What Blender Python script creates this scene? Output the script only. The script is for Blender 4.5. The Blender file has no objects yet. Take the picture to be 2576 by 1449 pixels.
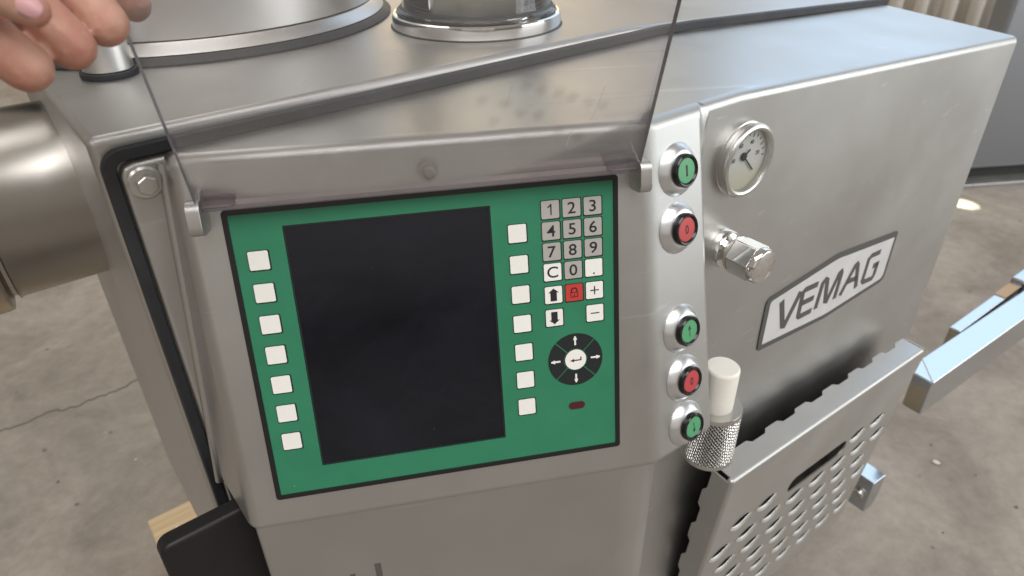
import bpy, bmesh, math, random
from mathutils import Vector, Matrix
from mathutils.geometry import tessellate_polygon
random.seed(7)
R = math.radians
SC = bpy.context.scene
COL = SC.collection

# ------------------------------------------------------------------ camera
cam_d = bpy.data.cameras.new("camera"); cam = bpy.data.objects.new("camera", cam_d); COL.objects.link(cam)
cr, cu, cf = Vector((.97982, -.19961, -.010414)), Vector((.115321, .521979, .845127)), Vector((.163261, .829273, -.534464))
cam.matrix_world = Matrix(((cr.x, cu.x, -cf.x, -.13006), (cr.y, cu.y, -cf.y, -.49823), (cr.z, cu.z, -cf.z, 1.46872), (0, 0, 0, 1)))
cam_d.sensor_width = 36.0; cam_d.lens = 1740 / 2576 * 36; cam_d.clip_start = .01; cam_d.clip_end = 200
cam_d.dof.use_dof = True; cam_d.dof.focus_distance = .60; cam_d.dof.aperture_fstop = 8.0
SC.camera = cam
SC.render.resolution_x, SC.render.resolution_y = 1024, 576

# ------------------------------------------------------------------ light
W = bpy.data.worlds.new("World"); SC.world = W; W.use_nodes = True
bg = W.node_tree.nodes['Background']; bg.inputs[0].default_value = (1.0, .91, .79, 1); bg.inputs[1].default_value = .35

def area(name, loc, target, sx, sy, power, color):
    d = bpy.data.lights.new(name, 'AREA'); d.shape = 'RECTANGLE'; d.size = sx; d.size_y = sy; d.energy = power; d.color = color
    o = bpy.data.objects.new(name, d); COL.objects.link(o); o.location = loc
    o.rotation_euler = (Vector(target) - Vector(loc)).to_track_quat('-Z', 'Y').to_euler()
    return o
area("hall_window_light", (5.5, 4.9, 4.3), (.3, .2, 1.2), 5.0, 6.0, 150, (.52, .74, 1.0))        # tall glazing behind, right
area("door_light", (7.5, -2.0, 2.6), (1.0, .3, .4), 6.0, 4.6, 268, (.92, .98, 1.0))              # open gate on the right
area("front_rooflight", (0, -3.0, 6.0), (0, 0, 1.0), 6.0, 3.0, 290, (1.0, 1.0, 1.0))             # rooflight strip over the operator's side
area("front_gate_light", (-1.0, -7.0, 2.6), (0, 0, 1.0), 6.0, 4.5, 22, (1.0, .97, .93))          # gate behind the operator
area("back_lamp_light", (-.8, 6.5, 4.5), (-.2, .3, 1.0), 7.0, 4.5, 150, (1.0, .85, .60))         # warm lit far end of the hall
area("wall_fill_light", (3.6, 2.2, 5.0), (3.9, 4.2, .4), 4.0, 2.5, 38, (.95, .97, 1.0)).data.spread = R(110)   # added unseen lamp that brightens the sheet wall
sd_ = bpy.data.lights.new("sun_beam_light", 'SPOT'); sd_.energy = 6000; sd_.color = (1.0, .93, .76); sd_.spot_size = R(1.25); sd_.spot_blend = .02; sd_.shadow_soft_size = .01
sb_ = bpy.data.objects.new("sun_beam_light", sd_); COL.objects.link(sb_); sb_.location = (4.6, -.6, 4.2)                                        # low sun through the gate, a patch on the floor behind
sb_.rotation_euler = (Vector((2.60, 2.06, 0)) - sb_.location).to_track_quat('-Z', 'Y').to_euler()
SC.view_settings.view_transform = 'Standard'; SC.view_settings.look = 'None'
SC.view_settings.exposure = 0.0; SC.view_settings.gamma = 1.0; SC.view_settings.use_curve_mapping = False
SC.render.engine = 'CYCLES'
SC.cycles.max_bounces = 10; SC.cycles.transparent_max_bounces = 16; SC.cycles.caustics_refractive = False; SC.cycles.caustics_reflective = False

# ------------------------------------------------------------------ materials
def new_mat(name):
    m = bpy.data.materials.new(name); m.use_nodes = True
    nt = m.node_tree; b = nt.nodes['Principled BSDF']
    return m, nt, b
def N(nt, t, **kw):
    n = nt.nodes.new(t)
    for k, v in kw.items():
        if k in n.inputs: n.inputs[k].default_value = v
        else: setattr(n, k, v)
    return n
def plain(name, col, rough=.5, metal=0., spec=.5, coat=0.):
    m, nt, b = new_mat(name)
    b.inputs['Base Color'].default_value = (*col, 1); b.inputs['Roughness'].default_value = rough
    b.inputs['Metallic'].default_value = metal; b.inputs['Specular IOR Level'].default_value = spec
    b.inputs['Coat Weight'].default_value = coat
    return m
def steel(name, col, rough, var=.06, grain=420, bump=.02, streak=None, scratch=.0, smear=.05):
    """satin steel: fine blasted grain, cloudy wipe marks in the roughness, optional brush direction"""
    m, nt, b = new_mat(name); L = nt.links
    tc = N(nt, 'ShaderNodeTexCoord'); mp = N(nt, 'ShaderNodeMapping'); L.new(tc.outputs['Object'], mp.inputs['Vector'])
    if streak: mp.inputs['Scale'].default_value = streak
    g = N(nt, 'ShaderNodeTexNoise', Scale=grain, Detail=3.0); L.new(mp.outputs[0], g.inputs['Vector'])
    c = N(nt, 'ShaderNodeTexNoise', Scale=7.0, Detail=6.0, Roughness=.62); L.new(tc.outputs['Object'], c.inputs['Vector'])
    rr = N(nt, 'ShaderNodeMapRange'); L.new(c.outputs['Fac'], rr.inputs['Value'])
    rr.inputs['From Min'].default_value = .3; rr.inputs['From Max'].default_value = .7
    rr.inputs['To Min'].default_value = rough - var; rr.inputs['To Max'].default_value = rough + var
    L.new(rr.outputs[0], b.inputs['Roughness'])
    mx = N(nt, 'ShaderNodeMix', data_type='RGBA'); 
    mx.inputs[6].default_value = (*[x * (1 - smear) for x in col], 1); mx.inputs[7].default_value = (*[min(1, x * (1 + smear)) for x in col], 1)
    L.new(c.outputs['Fac'], mx.inputs[0])
    out = mx.outputs[2]
    if scratch:
        v = N(nt, 'ShaderNodeTexNoise', Scale=60.0, Detail=2.0)
        m2 = N(nt, 'ShaderNodeMapping'); m2.inputs['Scale'].default_value = (.06, 1.0, 2.2); m2.inputs['Rotation'].default_value = (.3, .5, .7)
        L.new(tc.outputs['Object'], m2.inputs['Vector']); L.new(m2.outputs[0], v.inputs['Vector'])
        cr_ = N(nt, 'ShaderNodeMapRange'); cr_.inputs['From Min'].default_value = .70; cr_.inputs['From Max'].default_value = .74
        L.new(v.outputs['Fac'], cr_.inputs['Value'])
        mm = N(nt, 'ShaderNodeMath', operation='MULTIPLY'); L.new(cr_.outputs[0], mm.inputs[0]); mm.inputs[1].default_value = scratch
        mx2 = N(nt, 'ShaderNodeMix', data_type='RGBA'); L.new(mm.outputs[0], mx2.inputs[0]); L.new(out, mx2.inputs[6]); mx2.inputs[7].default_value = (.85, .85, .85, 1)
        out = mx2.outputs[2]
    L.new(out, b.inputs['Base Color'])
    bp = N(nt, 'ShaderNodeBump', Strength=bump, Distance=.001); L.new(g.outputs['Fac'], bp.inputs['Height']); L.new(bp.outputs[0], b.inputs['Normal'])
    b.inputs['Metallic'].default_value = 1.0
    return m
M = {}
M['steel'] = steel('blasted_steel', (.52, .510, .496), .44, var=.06, bump=.06, scratch=.16, smear=.05)
M['steel_side'] = steel('blasted_steel_side', (.53, .523, .511), .42, var=.06, bump=.06, scratch=.20, smear=.05)
M['brushed'] = steel('brushed_steel', (.68, .665, .645), .36, var=.02, smear=.02, grain=90, streak=(1, 14, 14), bump=.03)
M['tube'] = steel('turned_steel', (.46, .435, .40), .31, grain=120, streak=(12, 1, 1), bump=.04)
M['polished'] = steel('polished_steel', (.76, .75, .73), .07, var=.02, bump=.0)
M['bolt'] = steel('bolt_steel', (.60, .59, .57), .32, bump=.05)
M['alu'] = steel('matt_aluminium', (.72, .73, .75), .32, var=.03, bump=.04)
M['mirror'] = steel('bright_bar_steel', (.58, .61, .64), .15, var=.05, bump=.01)
M['stepm'] = steel('step_steel', (.55, .54, .525), .48, bump=.08, scratch=.1)
M['rubber'] = plain('black_rubber', (.022, .023, .026), .55)
M['bezel'] = plain('black_bezel', (.008, .008, .009), .38)
M['blackplastic'] = plain('added_dark_back_black', (.010, .009, .009), .42, spec=.35)
M['gloss_black'] = plain('gloss_black_ring', (.008, .008, .009), .16)
M['screen'] = plain('dark_screen', (.008, .009, .014), .16, spec=.35)
M['green'] = plain('green_foil', (.026, .200, .105), .42)
M['key_white'] = plain('key_ivory', (.88, .86, .81), .45)
M['key_grey'] = plain('key_grey', (.42, .40, .37), .45)
M['key_red'] = plain('key_red', (.52, .045, .035), .45)
M['key_black'] = plain('key_black', (.012, .015, .018), .42)
M['ink'] = plain('ink_dark', (.018, .013, .022), .5)
M['ink_lock'] = plain('ink_lock', (.03, .008, .010), .5)
M['led'] = plain('led_window', (.075, .012, .016), .22)
M['cap_green'] = plain('button_green', (.085, .33, .155), .38)
M['cap_red'] = plain('button_red', (.48, .055, .06), .38)
M['ptfe'] = plain('white_plastic', (.86, .83, .76), .45); M['ptfe'].node_tree.nodes['Principled BSDF'].inputs['Subsurface Weight'].default_value = .35
M['ptfe'].node_tree.nodes['Principled BSDF'].inputs['Subsurface Radius'].default_value = (.012, .010, .007)
M['logo_dark'] = plain('logo_grey', (.085, .083, .078), .5, metal=.0)
M['logo_plate'] = plain('logo_silver', (.74, .74, .75), .4, metal=.25)
M['tan'] = plain('tan_tape', (.42, .29, .18), .6)
M['print'] = plain('print_grey', (.10, .09, .085), .5)
M['dial'] = plain('dial_face', (.62, .62, .58), .5)
M['nail'] = plain('nail', (.66, .36, .37), .36)
M['spec'] = plain('floor_chip', (.60, .58, .55), .8)

def wear(m, amt, rvar, scale=26.0, specks=.0, rand=0.):
    """soft grime: cloudy value and gloss variation, a few dust specks, optional per-object tone"""
    nt = m.node_tree; b = nt.nodes['Principled BSDF']; L = nt.links; col = tuple(b.inputs['Base Color'].default_value); r0 = b.inputs['Roughness'].default_value
    tc = N(nt, 'ShaderNodeTexCoord'); n = N(nt, 'ShaderNodeTexNoise', Scale=scale, Detail=6.0, Roughness=.65, Distortion=.5); L.new(tc.outputs['Object'], n.inputs['Vector'])
    mr = N(nt, 'ShaderNodeMapRange'); L.new(n.outputs['Fac'], mr.inputs['Value']); mr.inputs['From Min'].default_value = .3; mr.inputs['From Max'].default_value = .7
    mr.inputs['To Min'].default_value = 1 - amt; mr.inputs['To Max'].default_value = 1 + amt
    v = mr.outputs[0]
    if rand:
        oi = N(nt, 'ShaderNodeObjectInfo'); m2 = N(nt, 'ShaderNodeMapRange'); L.new(oi.outputs['Random'], m2.inputs['Value']); m2.inputs['To Min'].default_value = 1 - rand; m2.inputs['To Max'].default_value = 1.0
        mm = N(nt, 'ShaderNodeMath', operation='MULTIPLY'); L.new(v, mm.inputs[0]); L.new(m2.outputs[0], mm.inputs[1]); v = mm.outputs[0]
    sc = N(nt, 'ShaderNodeVectorMath', operation='SCALE'); sc.inputs[0].default_value = col[:3]; L.new(v, sc.inputs['Scale']); out = sc.outputs[0]
    if specks:
        vo = N(nt, 'ShaderNodeTexVoronoi', Scale=70.0); L.new(tc.outputs['Object'], vo.inputs['Vector'])
        sp = N(nt, 'ShaderNodeMapRange'); L.new(vo.outputs['Distance'], sp.inputs['Value']); sp.inputs['From Min'].default_value = .02; sp.inputs['From Max'].default_value = .05; sp.inputs['To Min'].default_value = specks; sp.inputs['To Max'].default_value = 0
        n3 = N(nt, 'ShaderNodeTexNoise', Scale=31.0); L.new(tc.outputs['Object'], n3.inputs['Vector']); g = N(nt, 'ShaderNodeMath', operation='GREATER_THAN'); L.new(n3.outputs['Fac'], g.inputs[0]); g.inputs[1].default_value = .6
        mu = N(nt, 'ShaderNodeMath', operation='MULTIPLY'); L.new(sp.outputs[0], mu.inputs[0]); L.new(g.outputs[0], mu.inputs[1])
        mx = N(nt, 'ShaderNodeMix', data_type='RGBA'); L.new(mu.outputs[0], mx.inputs[0]); L.new(out, mx.inputs[6]); mx.inputs[7].default_value = (.5, .5, .48, 1); out = mx.outputs[2]
    L.new(out, b.inputs['Base Color'])
    m3 = N(nt, 'ShaderNodeMapRange'); L.new(n.outputs['Fac'], m3.inputs['Value']); m3.inputs['From Min'].default_value = .3; m3.inputs['From Max'].default_value = .7
    m3.inputs['To Min'].default_value = max(.03, r0 - rvar); m3.inputs['To Max'].default_value = r0 + rvar; L.new(m3.outputs[0], b.inputs['Roughness'])
wear(M['green'], .06, .10, 18, specks=.5); wear(M['key_white'], .03, .06, 60, rand=.06); wear(M['key_grey'], .03, .06, 60, rand=.05)
wear(M['screen'], .5, .09, 9, specks=.10); wear(M['blackplastic'], .25, .1, 12, specks=.2); wear(M['rubber'], .35, .1, 20, specks=.3); wear(M['logo_plate'], .05, .08, 30); wear(M['logo_dark'], .12, .1, 40); wear(M['ptfe'], .04, .08, 25)

# dial face: pale disc with a yellow stained lower part
m, nt, b = new_mat('gauge_dial'); L = nt.links
tc = N(nt, 'ShaderNodeTexCoord'); sp = N(nt, 'ShaderNodeSeparateXYZ'); L.new(tc.outputs['Object'], sp.inputs[0])
nz = N(nt, 'ShaderNodeTexNoise', Scale=90.0, Detail=4.0); L.new(tc.outputs['Object'], nz.inputs['Vector'])
ad = N(nt, 'ShaderNodeMath', operation='MULTIPLY_ADD'); L.new(nz.outputs['Fac'], ad.inputs[0]); ad.inputs[1].default_value = .016; L.new(sp.outputs['Y'], ad.inputs[2])
mr = N(nt, 'ShaderNodeMapRange'); L.new(ad.outputs[0], mr.inputs['Value']); mr.inputs['From Min'].default_value = -.010; mr.inputs['From Max'].default_value = .006
mx = N(nt, 'ShaderNodeMix', data_type='RGBA'); L.new(mr.outputs[0], mx.inputs[0]); mx.inputs[6].default_value = (.72, .71, .58, 1); mx.inputs[7].default_value = (.78, .79, .79, 1)
L.new(mx.outputs[2], b.inputs['Base Color']); b.inputs['Roughness'].default_value = .5
M['dial'] = m

# concrete
m, nt, b = new_mat('concrete_floor'); L = nt.links
tc = N(nt, 'ShaderNodeTexCoord')
n1 = N(nt, 'ShaderNodeTexNoise', Scale=2.3, Detail=9.0, Roughness=.66, Distortion=.8); L.new(tc.outputs['Object'], n1.inputs['Vector'])
n2 = N(nt, 'ShaderNodeTexNoise', Scale=22.0, Detail=12.0, Roughness=.74, Distortion=.3); L.new(tc.outputs['Object'], n2.inputs['Vector'])
cr1 = N(nt, 'ShaderNodeValToRGB'); L.new(n2.outputs['Fac'], cr1.inputs[0])
cr1.color_ramp.elements[0].position = .28; cr1.color_ramp.elements[0].color = (.270, .241, .212, 1)
cr1.color_ramp.elements[1].position = .75; cr1.color_ramp.elements[1].color = (.380, .346, .312, 1)
cr2 = N(nt, 'ShaderNodeValToRGB'); L.new(n1.outputs['Fac'], cr2.inputs[0])
cr2.color_ramp.elements[0].position = .34; cr2.color_ramp.elements[0].color = (.72, .70, .68, 1)
cr2.color_ramp.elements[1].position = .66; cr2.color_ramp.elements[1].color = (1.16, 1.15, 1.14, 1)
mu = N(nt, 'ShaderNodeMix', data_type='RGBA', blend_type='MULTIPLY'); mu.inputs[0].default_value = 1.0
L.new(cr1.outputs[0], mu.inputs[6]); L.new(cr2.outputs[0], mu.inputs[7])
vo = N(nt, 'ShaderNodeTexVoronoi', Scale=9.0); L.new(tc.outputs['Object'], vo.inputs['Vector'])          # dark pits
pit = N(nt, 'ShaderNodeMapRange'); L.new(vo.outputs['Distance'], pit.inputs['Value']); pit.inputs['From Min'].default_value = .03; pit.inputs['From Max'].default_value = .075
pit.inputs['To Min'].default_value = .45
mu2 = N(nt, 'ShaderNodeMix', data_type='RGBA', blend_type='MULTIPLY'); mu2.inputs[0].default_value = 1.0
L.new(mu.outputs[2], mu2.inputs[6]); L.new(pit.outputs[0], mu2.inputs[7])
L.new(mu2.outputs[2], b.inputs['Base Color']); b.inputs['Roughness'].default_value = .78
bp = N(nt, 'ShaderNodeBump', Strength=.10, Distance=.003); L.new(n2.outputs['Fac'], bp.inputs['Height']); L.new(bp.outputs[0], b.inputs['Normal'])
M['floor'] = m
M['crack'] = plain('crack_dark', (.15, .125, .10), .9)

# pine
m, nt, b = new_mat('pine_wood'); L = nt.links
tc = N(nt, 'ShaderNodeTexCoord'); mp = N(nt, 'ShaderNodeMapping'); mp.inputs['Scale'].default_value = (3, 60, 60); L.new(tc.outputs['Object'], mp.inputs[0])
n1 = N(nt, 'ShaderNodeTexNoise', Scale=1.0, Detail=5.0, Distortion=.4); L.new(mp.outputs[0], n1.inputs['Vector'])
c1 = N(nt, 'ShaderNodeValToRGB'); L.new(n1.outputs['Fac'], c1.inputs[0])
c1.color_ramp.elements[0].position = .3; c1.color_ramp.elements[0].color = (.52, .36, .20, 1)
c1.color_ramp.elements[1].position = .65; c1.color_ramp.elements[1].color = (.74, .58, .38, 1)
L.new(c1.outputs[0], b.inputs['Base Color']); b.inputs['Roughness'].default_value = .7
M['pine'] = m

# skin
m, nt, b = new_mat('skin'); L = nt.links
tc = N(nt, 'ShaderNodeTexCoord')
n1 = N(nt, 'ShaderNodeTexNoise', Scale=45.0, Detail=4.0); L.new(tc.outputs['Object'], n1.inputs['Vector'])
c1 = N(nt, 'ShaderNodeValToRGB'); L.new(n1.outputs['Fac'], c1.inputs[0])
c1.color_ramp.elements[0].position = .32; c1.color_ramp.elements[0].color = (.40, .165, .118, 1)
c1.color_ramp.elements[1].position = .68; c1.color_ramp.elements[1].color = (.54, .305, .225, 1)
L.new(c1.outputs[0], b.inputs['Base Color']); b.inputs['Roughness'].default_value = .48
b.inputs['Subsurface Weight'].default_value = .25; b.inputs['Subsurface Radius'].default_value = (.006, .0022, .0012); b.inputs['Subsurface Scale'].default_value = 1.0
n2 = N(nt, 'ShaderNodeTexNoise', Scale=420.0, Detail=3.0); L.new(tc.outputs['Object'], n2.inputs['Vector'])
n3 = N(nt, 'ShaderNodeTexVoronoi', Scale=260.0, feature='DISTANCE_TO_EDGE'); L.new(tc.outputs['Object'], n3.inputs['Vector'])
ad = N(nt, 'ShaderNodeMath', operation='MULTIPLY_ADD'); L.new(n3.outputs['Distance'], ad.inputs[0]); ad.inputs[1].default_value = .8; L.new(n2.outputs['Fac'], ad.inputs[2])
bp = N(nt, 'ShaderNodeBump', Strength=.22, Distance=.001); L.new(ad.outputs[0], bp.inputs['Height']); L.new(bp.outputs[0], b.inputs['Normal'])
M['skin'] = m

# clear acrylic sheet: faint tint, mirror film, dust and wipe smears on the faces
def acrylic(name, tint, refl, dusty):
    m = bpy.data.materials.new(name); m.use_nodes = True; nt = m.node_tree; nt.nodes.clear(); L = nt.links
    out = N(nt, 'ShaderNodeOutputMaterial'); tr = N(nt, 'ShaderNodeBsdfTransparent'); tr.inputs[0].default_value = (*tint, 1)
    gl = N(nt, 'ShaderNodeBsdfGlossy'); gl.inputs['Roughness'].default_value = .05; gl.inputs[0].default_value = (1, 1, 1, 1)
    fr = N(nt, 'ShaderNodeFresnel'); fr.inputs[0].default_value = 1.49
    fm = N(nt, 'ShaderNodeMath', operation='MULTIPLY'); L.new(fr.outputs[0], fm.inputs[0]); fm.inputs[1].default_value = refl
    mx = N(nt, 'ShaderNodeMixShader'); L.new(fm.outputs[0], mx.inputs[0]); L.new(tr.outputs[0], mx.inputs[1]); L.new(gl.outputs[0], mx.inputs[2])
    df = N(nt, 'ShaderNodeBsdfDiffuse'); df.inputs[0].default_value = (.70, .71, .73, 1)
    tc = N(nt, 'ShaderNodeTexCoord')
    n1 = N(nt, 'ShaderNodeTexNoise', Scale=9.0, Detail=5.0, Roughness=.6, Distortion=.8); L.new(tc.outputs['Object'], n1.inputs['Vector'])
    r1 = N(nt, 'ShaderNodeMapRange'); L.new(n1.outputs['Fac'], r1.inputs['Value']); r1.inputs['From Min'].default_value = .35; r1.inputs['From Max'].default_value = .75
    r1.inputs['To Min'].default_value = dusty * .35; r1.inputs['To Max'].default_value = dusty * 1.5
    n2 = N(nt, 'ShaderNodeTexVoronoi', Scale=75.0); L.new(tc.outputs['Object'], n2.inputs['Vector'])
    r2 = N(nt, 'ShaderNodeMapRange'); L.new(n2.outputs['Distance'], r2.inputs['Value']); r2.inputs['From Min'].default_value = .03; r2.inputs['From Max'].default_value = .055
    r2.inputs['To Min'].default_value = .35; r2.inputs['To Max'].default_value = 0
    nm = N(nt, 'ShaderNodeTexNoise', Scale=30.0); L.new(tc.outputs['Object'], nm.inputs['Vector'])
    gt = N(nt, 'ShaderNodeMath', operation='GREATER_THAN'); L.new(nm.outputs['Fac'], gt.inputs[0]); gt.inputs[1].default_value = .62
    sm = N(nt, 'ShaderNodeMath', operation='MULTIPLY'); L.new(r2.outputs[0], sm.inputs[0]); L.new(gt.outputs[0], sm.inputs[1])
    mp = N(nt, 'ShaderNodeMapping'); mp.inputs['Rotation'].default_value = (.4, .2, 1.1); mp.inputs['Scale'].default_value = (1.2, 60, 60); L.new(tc.outputs['Object'], mp.inputs[0])
    n3 = N(nt, 'ShaderNodeTexNoise', Scale=3.0, Detail=2.0); L.new(mp.outputs[0], n3.inputs['Vector'])
    r3 = N(nt, 'ShaderNodeMapRange'); L.new(n3.outputs['Fac'], r3.inputs['Value']); r3.inputs['From Min'].default_value = .70; r3.inputs['From Max'].default_value = .78; r3.inputs['To Max'].default_value = .10
    a1 = N(nt, 'ShaderNodeMath', operation='ADD'); L.new(r1.outputs[0], a1.inputs[0]); L.new(sm.outputs[0], a1.inputs[1])
    a2 = N(nt, 'ShaderNodeMath', operation='ADD'); L.new(a1.outputs[0], a2.inputs[0]); L.new(r3.outputs[0], a2.inputs[1])
    mx2 = N(nt, 'ShaderNodeMixShader'); L.new(a2.outputs[0], mx2.inputs[0]); L.new(mx.outputs[0], mx2.inputs[1]); L.new(df.outputs[0], mx2.inputs[2])
    L.new(mx2.outputs[0], out.inputs[0])
    return m
M['acrylic'] = acrylic('clear_acrylic', (.975, .965, .970), .9, .075)
em = bpy.data.materials.new('acrylic_edge'); em.use_nodes = True; nt = em.node_tree; nt.nodes.clear(); L = nt.links
o_ = N(nt, 'ShaderNodeOutputMaterial'); t_ = N(nt, 'ShaderNodeBsdfTransparent'); t_.inputs[0].default_value = (.86, .80, .84, 1)
p_ = N(nt, 'ShaderNodeBsdfPrincipled'); p_.inputs['Base Color'].default_value = (.44, .38, .42, 1); p_.inputs['Roughness'].default_value = .25
mx = N(nt, 'ShaderNodeMixShader'); mx.inputs[0].default_value = .42; L.new(t_.outputs[0], mx.inputs[1]); L.new(p_.outputs[0], mx.inputs[2]); L.new(mx.outputs[0], o_.inputs[0])
M['acrylic_edge'] = em
M['gauge_glass'] = acrylic('gauge_glass', (.98, .98, .97), .5, .012)
M['glass'] = acrylic('clear_glass', (.975, .985, .985), 1.0, .02)

# ------------------------------------------------------------------ mesh helpers
PW = {}
def reg(o, Mw): PW[o.name] = Mw
def link(name, me, mat, parent=None, Mx=None, bevel=0, seg=3, ang=30, smooth=True):
    o = bpy.data.objects.new(name, me); COL.objects.link(o)
    if mat is not None and len(me.materials) == 0:
        for q in (mat if isinstance(mat, (list, tuple)) else [mat]): me.materials.append(q)
    Mx = Mx or Matrix.Identity(4)
    PW[o.name] = Mx
    if parent is not None:
        o.parent = parent; o.matrix_parent_inverse = PW[parent.name].inverted()
    o.matrix_basis = Mx
    if smooth and me.users == 1:
        for p in me.polygons: p.use_smooth = True
        if not bevel:
            me.set_sharp_from_angle(angle=R(35))
    if bevel:
        md = o.modifiers.new("bevel", 'BEVEL'); md.width = bevel; md.segments = seg; md.limit_method = 'ANGLE'; md.angle_limit = R(ang); md.harden_normals = True
        md.use_clamp_overlap = True
    return o
def thing(name, label, cat, loc=(0, 0, 0), group=None):
    o = bpy.data.objects.new(name, None); COL.objects.link(o); o.empty_display_size = .05
    o.location = loc; PW[o.name] = Matrix.Translation(loc)
    return tag(o, label, cat, group)
def tag(o, label=None, cat=None, group=None, kind=None):
    if label: o['label'] = label
    if cat: o['category'] = cat
    if group: o['group'] = group
    if kind: o['kind'] = kind
    return o
def from_bm(bm, name):
    bmesh.ops.recalc_face_normals(bm, faces=bm.faces[:])
    me = bpy.data.meshes.new(name); bm.to_mesh(me); bm.free(); return me
def poly(name, verts, faces):
    me = bpy.data.meshes.new(name); me.from_pydata([tuple(v) for v in verts], [], faces); me.update()
    bm = bmesh.new(); bm.from_mesh(me); bmesh.ops.recalc_face_normals(bm, faces=bm.faces[:]); bm.to_mesh(me); bm.free()
    return me
def box(name, x0, x1, y0, y1, z0, z1):
    v = [(x, y, z) for z in (z0, z1) for y in (y0, y1) for x in (x0, x1)]
    return poly(name, v, [(0, 1, 3, 2), (4, 5, 7, 6), (0, 1, 5, 4), (2, 3, 7, 6), (0, 2, 6, 4), (1, 3, 7, 5)])
def lathe(name, prof, n=48, close=True):
    """profile of (radius, z) spun round local z"""
    vs, fs = [], []
    k = len(prof)
    for i in range(n):
        a = 2 * math.pi * i / n
        for r, z in prof: vs.append((r * math.cos(a), r * math.sin(a), z))
    for i in range(n):
        j = (i + 1) % n
        for q in range(k - 1): fs.append((i * k + q, j * k + q, j * k + q + 1, i * k + q + 1))
    if close:
        if prof[0][0] > 1e-5: fs.append(tuple(i * k for i in range(n)))
        if prof[-1][0] > 1e-5: fs.append(tuple(i * k + k - 1 for i in range(n)))
    me = poly(name, vs, fs)
    bm = bmesh.new(); bm.from_mesh(me); bmesh.ops.remove_doubles(bm, verts=bm.verts[:], dist=1e-6); bmesh.ops.recalc_face_normals(bm, faces=bm.faces[:]); bm.to_mesh(me); bm.free()
    return me
def flat(name, loops, z0, z1):
    """outline (first loop) with holes, extruded from z0 to z1"""
    pts = [p for l in loops for p in l]; n = len(pts)
    tri = tessellate_polygon([[Vector((p[0], p[1], 0)) for p in l] for l in loops])
    vs = [(p[0], p[1], z1) for p in pts] + [(p[0], p[1], z0) for p in pts]
    fs = [tuple(t) for t in tri] + [tuple(i + n for i in reversed(t)) for t in tri]
    if len(loops) == 1: fs = [tuple(range(n)), tuple(range(2 * n - 1, n - 1, -1))]
    o = 0
    for l in loops:
        k = len(l)
        for i in range(k):
            a, b_ = o + i, o + (i + 1) % k
            fs.append((a, b_, b_ + n, a + n))
        o += k
    me = bpy.data.meshes.new(name); me.from_pydata(vs, [], fs); me.update()
    bm = bmesh.new(); bm.from_mesh(me); bmesh.ops.remove_doubles(bm, verts=bm.verts[:], dist=1e-7); bmesh.ops.recalc_face_normals(bm, faces=bm.faces[:]); bm.to_mesh(me); bm.free()
    return me
def rrect(cx, cy, w, h, r, n=5):
    out = []
    for sx, sy, a0 in ((1, 1, 0), (-1, 1, 90), (-1, -1, 180), (1, -1, 270)):
        for i in range(n + 1):
            a = R(a0 + 90 * i / n)
            out.append((cx + sx * (w / 2 - r) + r * math.cos(a), cy + sy * (h / 2 - r) + r * math.sin(a)))
    return out
def strokes(name, lines, width, z0, z1, miter=True):
    """thick polylines with mitred joints, each extruded"""
    bm = bmesh.new()
    for ln in lines:
        w = width
        P = [Vector(p) for p in ln]; le, ri = [], []
        for i, p in enumerate(P):
            d1 = (P[i] - P[i - 1]).normalized() if i > 0 else None
            d2 = (P[i + 1] - P[i]).normalized() if i < len(P) - 1 else None
            d = (d1 or d2) if (d1 is None or d2 is None) else (d1 + d2).normalized()
            ref = d2 or d1
            nrm = Vector((-d.y, d.x)); c = max(.45, abs(nrm.dot(Vector((-ref.y, ref.x)))))
            le.append(p + nrm * w / 2 / c); ri.append(p - nrm * w / 2 / c)
        k = len(P)
        top = [[bm.verts.new((v.x, v.y, z1)) for v in (le[i], ri[i])] for i in range(k)]; bot = [[bm.verts.new((v.x, v.y, z0)) for v in (le[i], ri[i])] for i in range(k)]
        for i in range(k - 1):
            bm.faces.new((top[i][0], top[i + 1][0], top[i + 1][1], top[i][1])); bm.faces.new((bot[i][0], bot[i][1], bot[i + 1][1], bot[i + 1][0]))
            for e in (0, 1): bm.faces.new((top[i][e], top[i + 1][e], bot[i + 1][e], bot[i][e]))
        for i in (0, k - 1): bm.faces.new((top[i][0], top[i][1], bot[i][1], bot[i][0]))
    return from_bm(bm, name)
def tube_path(name, pts, rad, n=10, cap=True):
    vs, fs = [], []
    P = [Vector(p) for p in pts]; k = len(P); up = Vector((0, 0, 1))
    for i, p in enumerate(P):
        d = (P[min(i + 1, k - 1)] - P[max(i - 1, 0)]).normalized()
        a = d.cross(up if abs(d.z) < .9 else Vector((1, 0, 0))).normalized(); b_ = d.cross(a)
        r = rad[i] if isinstance(rad, (list, tuple)) else rad
        for j in range(n):
            t = 2 * math.pi * j / n; vs.append(p + a * (r * math.cos(t)) + b_ * (r * math.sin(t)))
    for i in range(k - 1):
        for j in range(n): fs.append((i * n + j, i * n + (j + 1) % n, (i + 1) * n + (j + 1) % n, (i + 1) * n + j))
    if cap: fs += [tuple(range(n)), tuple(range((k - 1) * n, k * n))]
    return poly(name, vs, fs)
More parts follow.
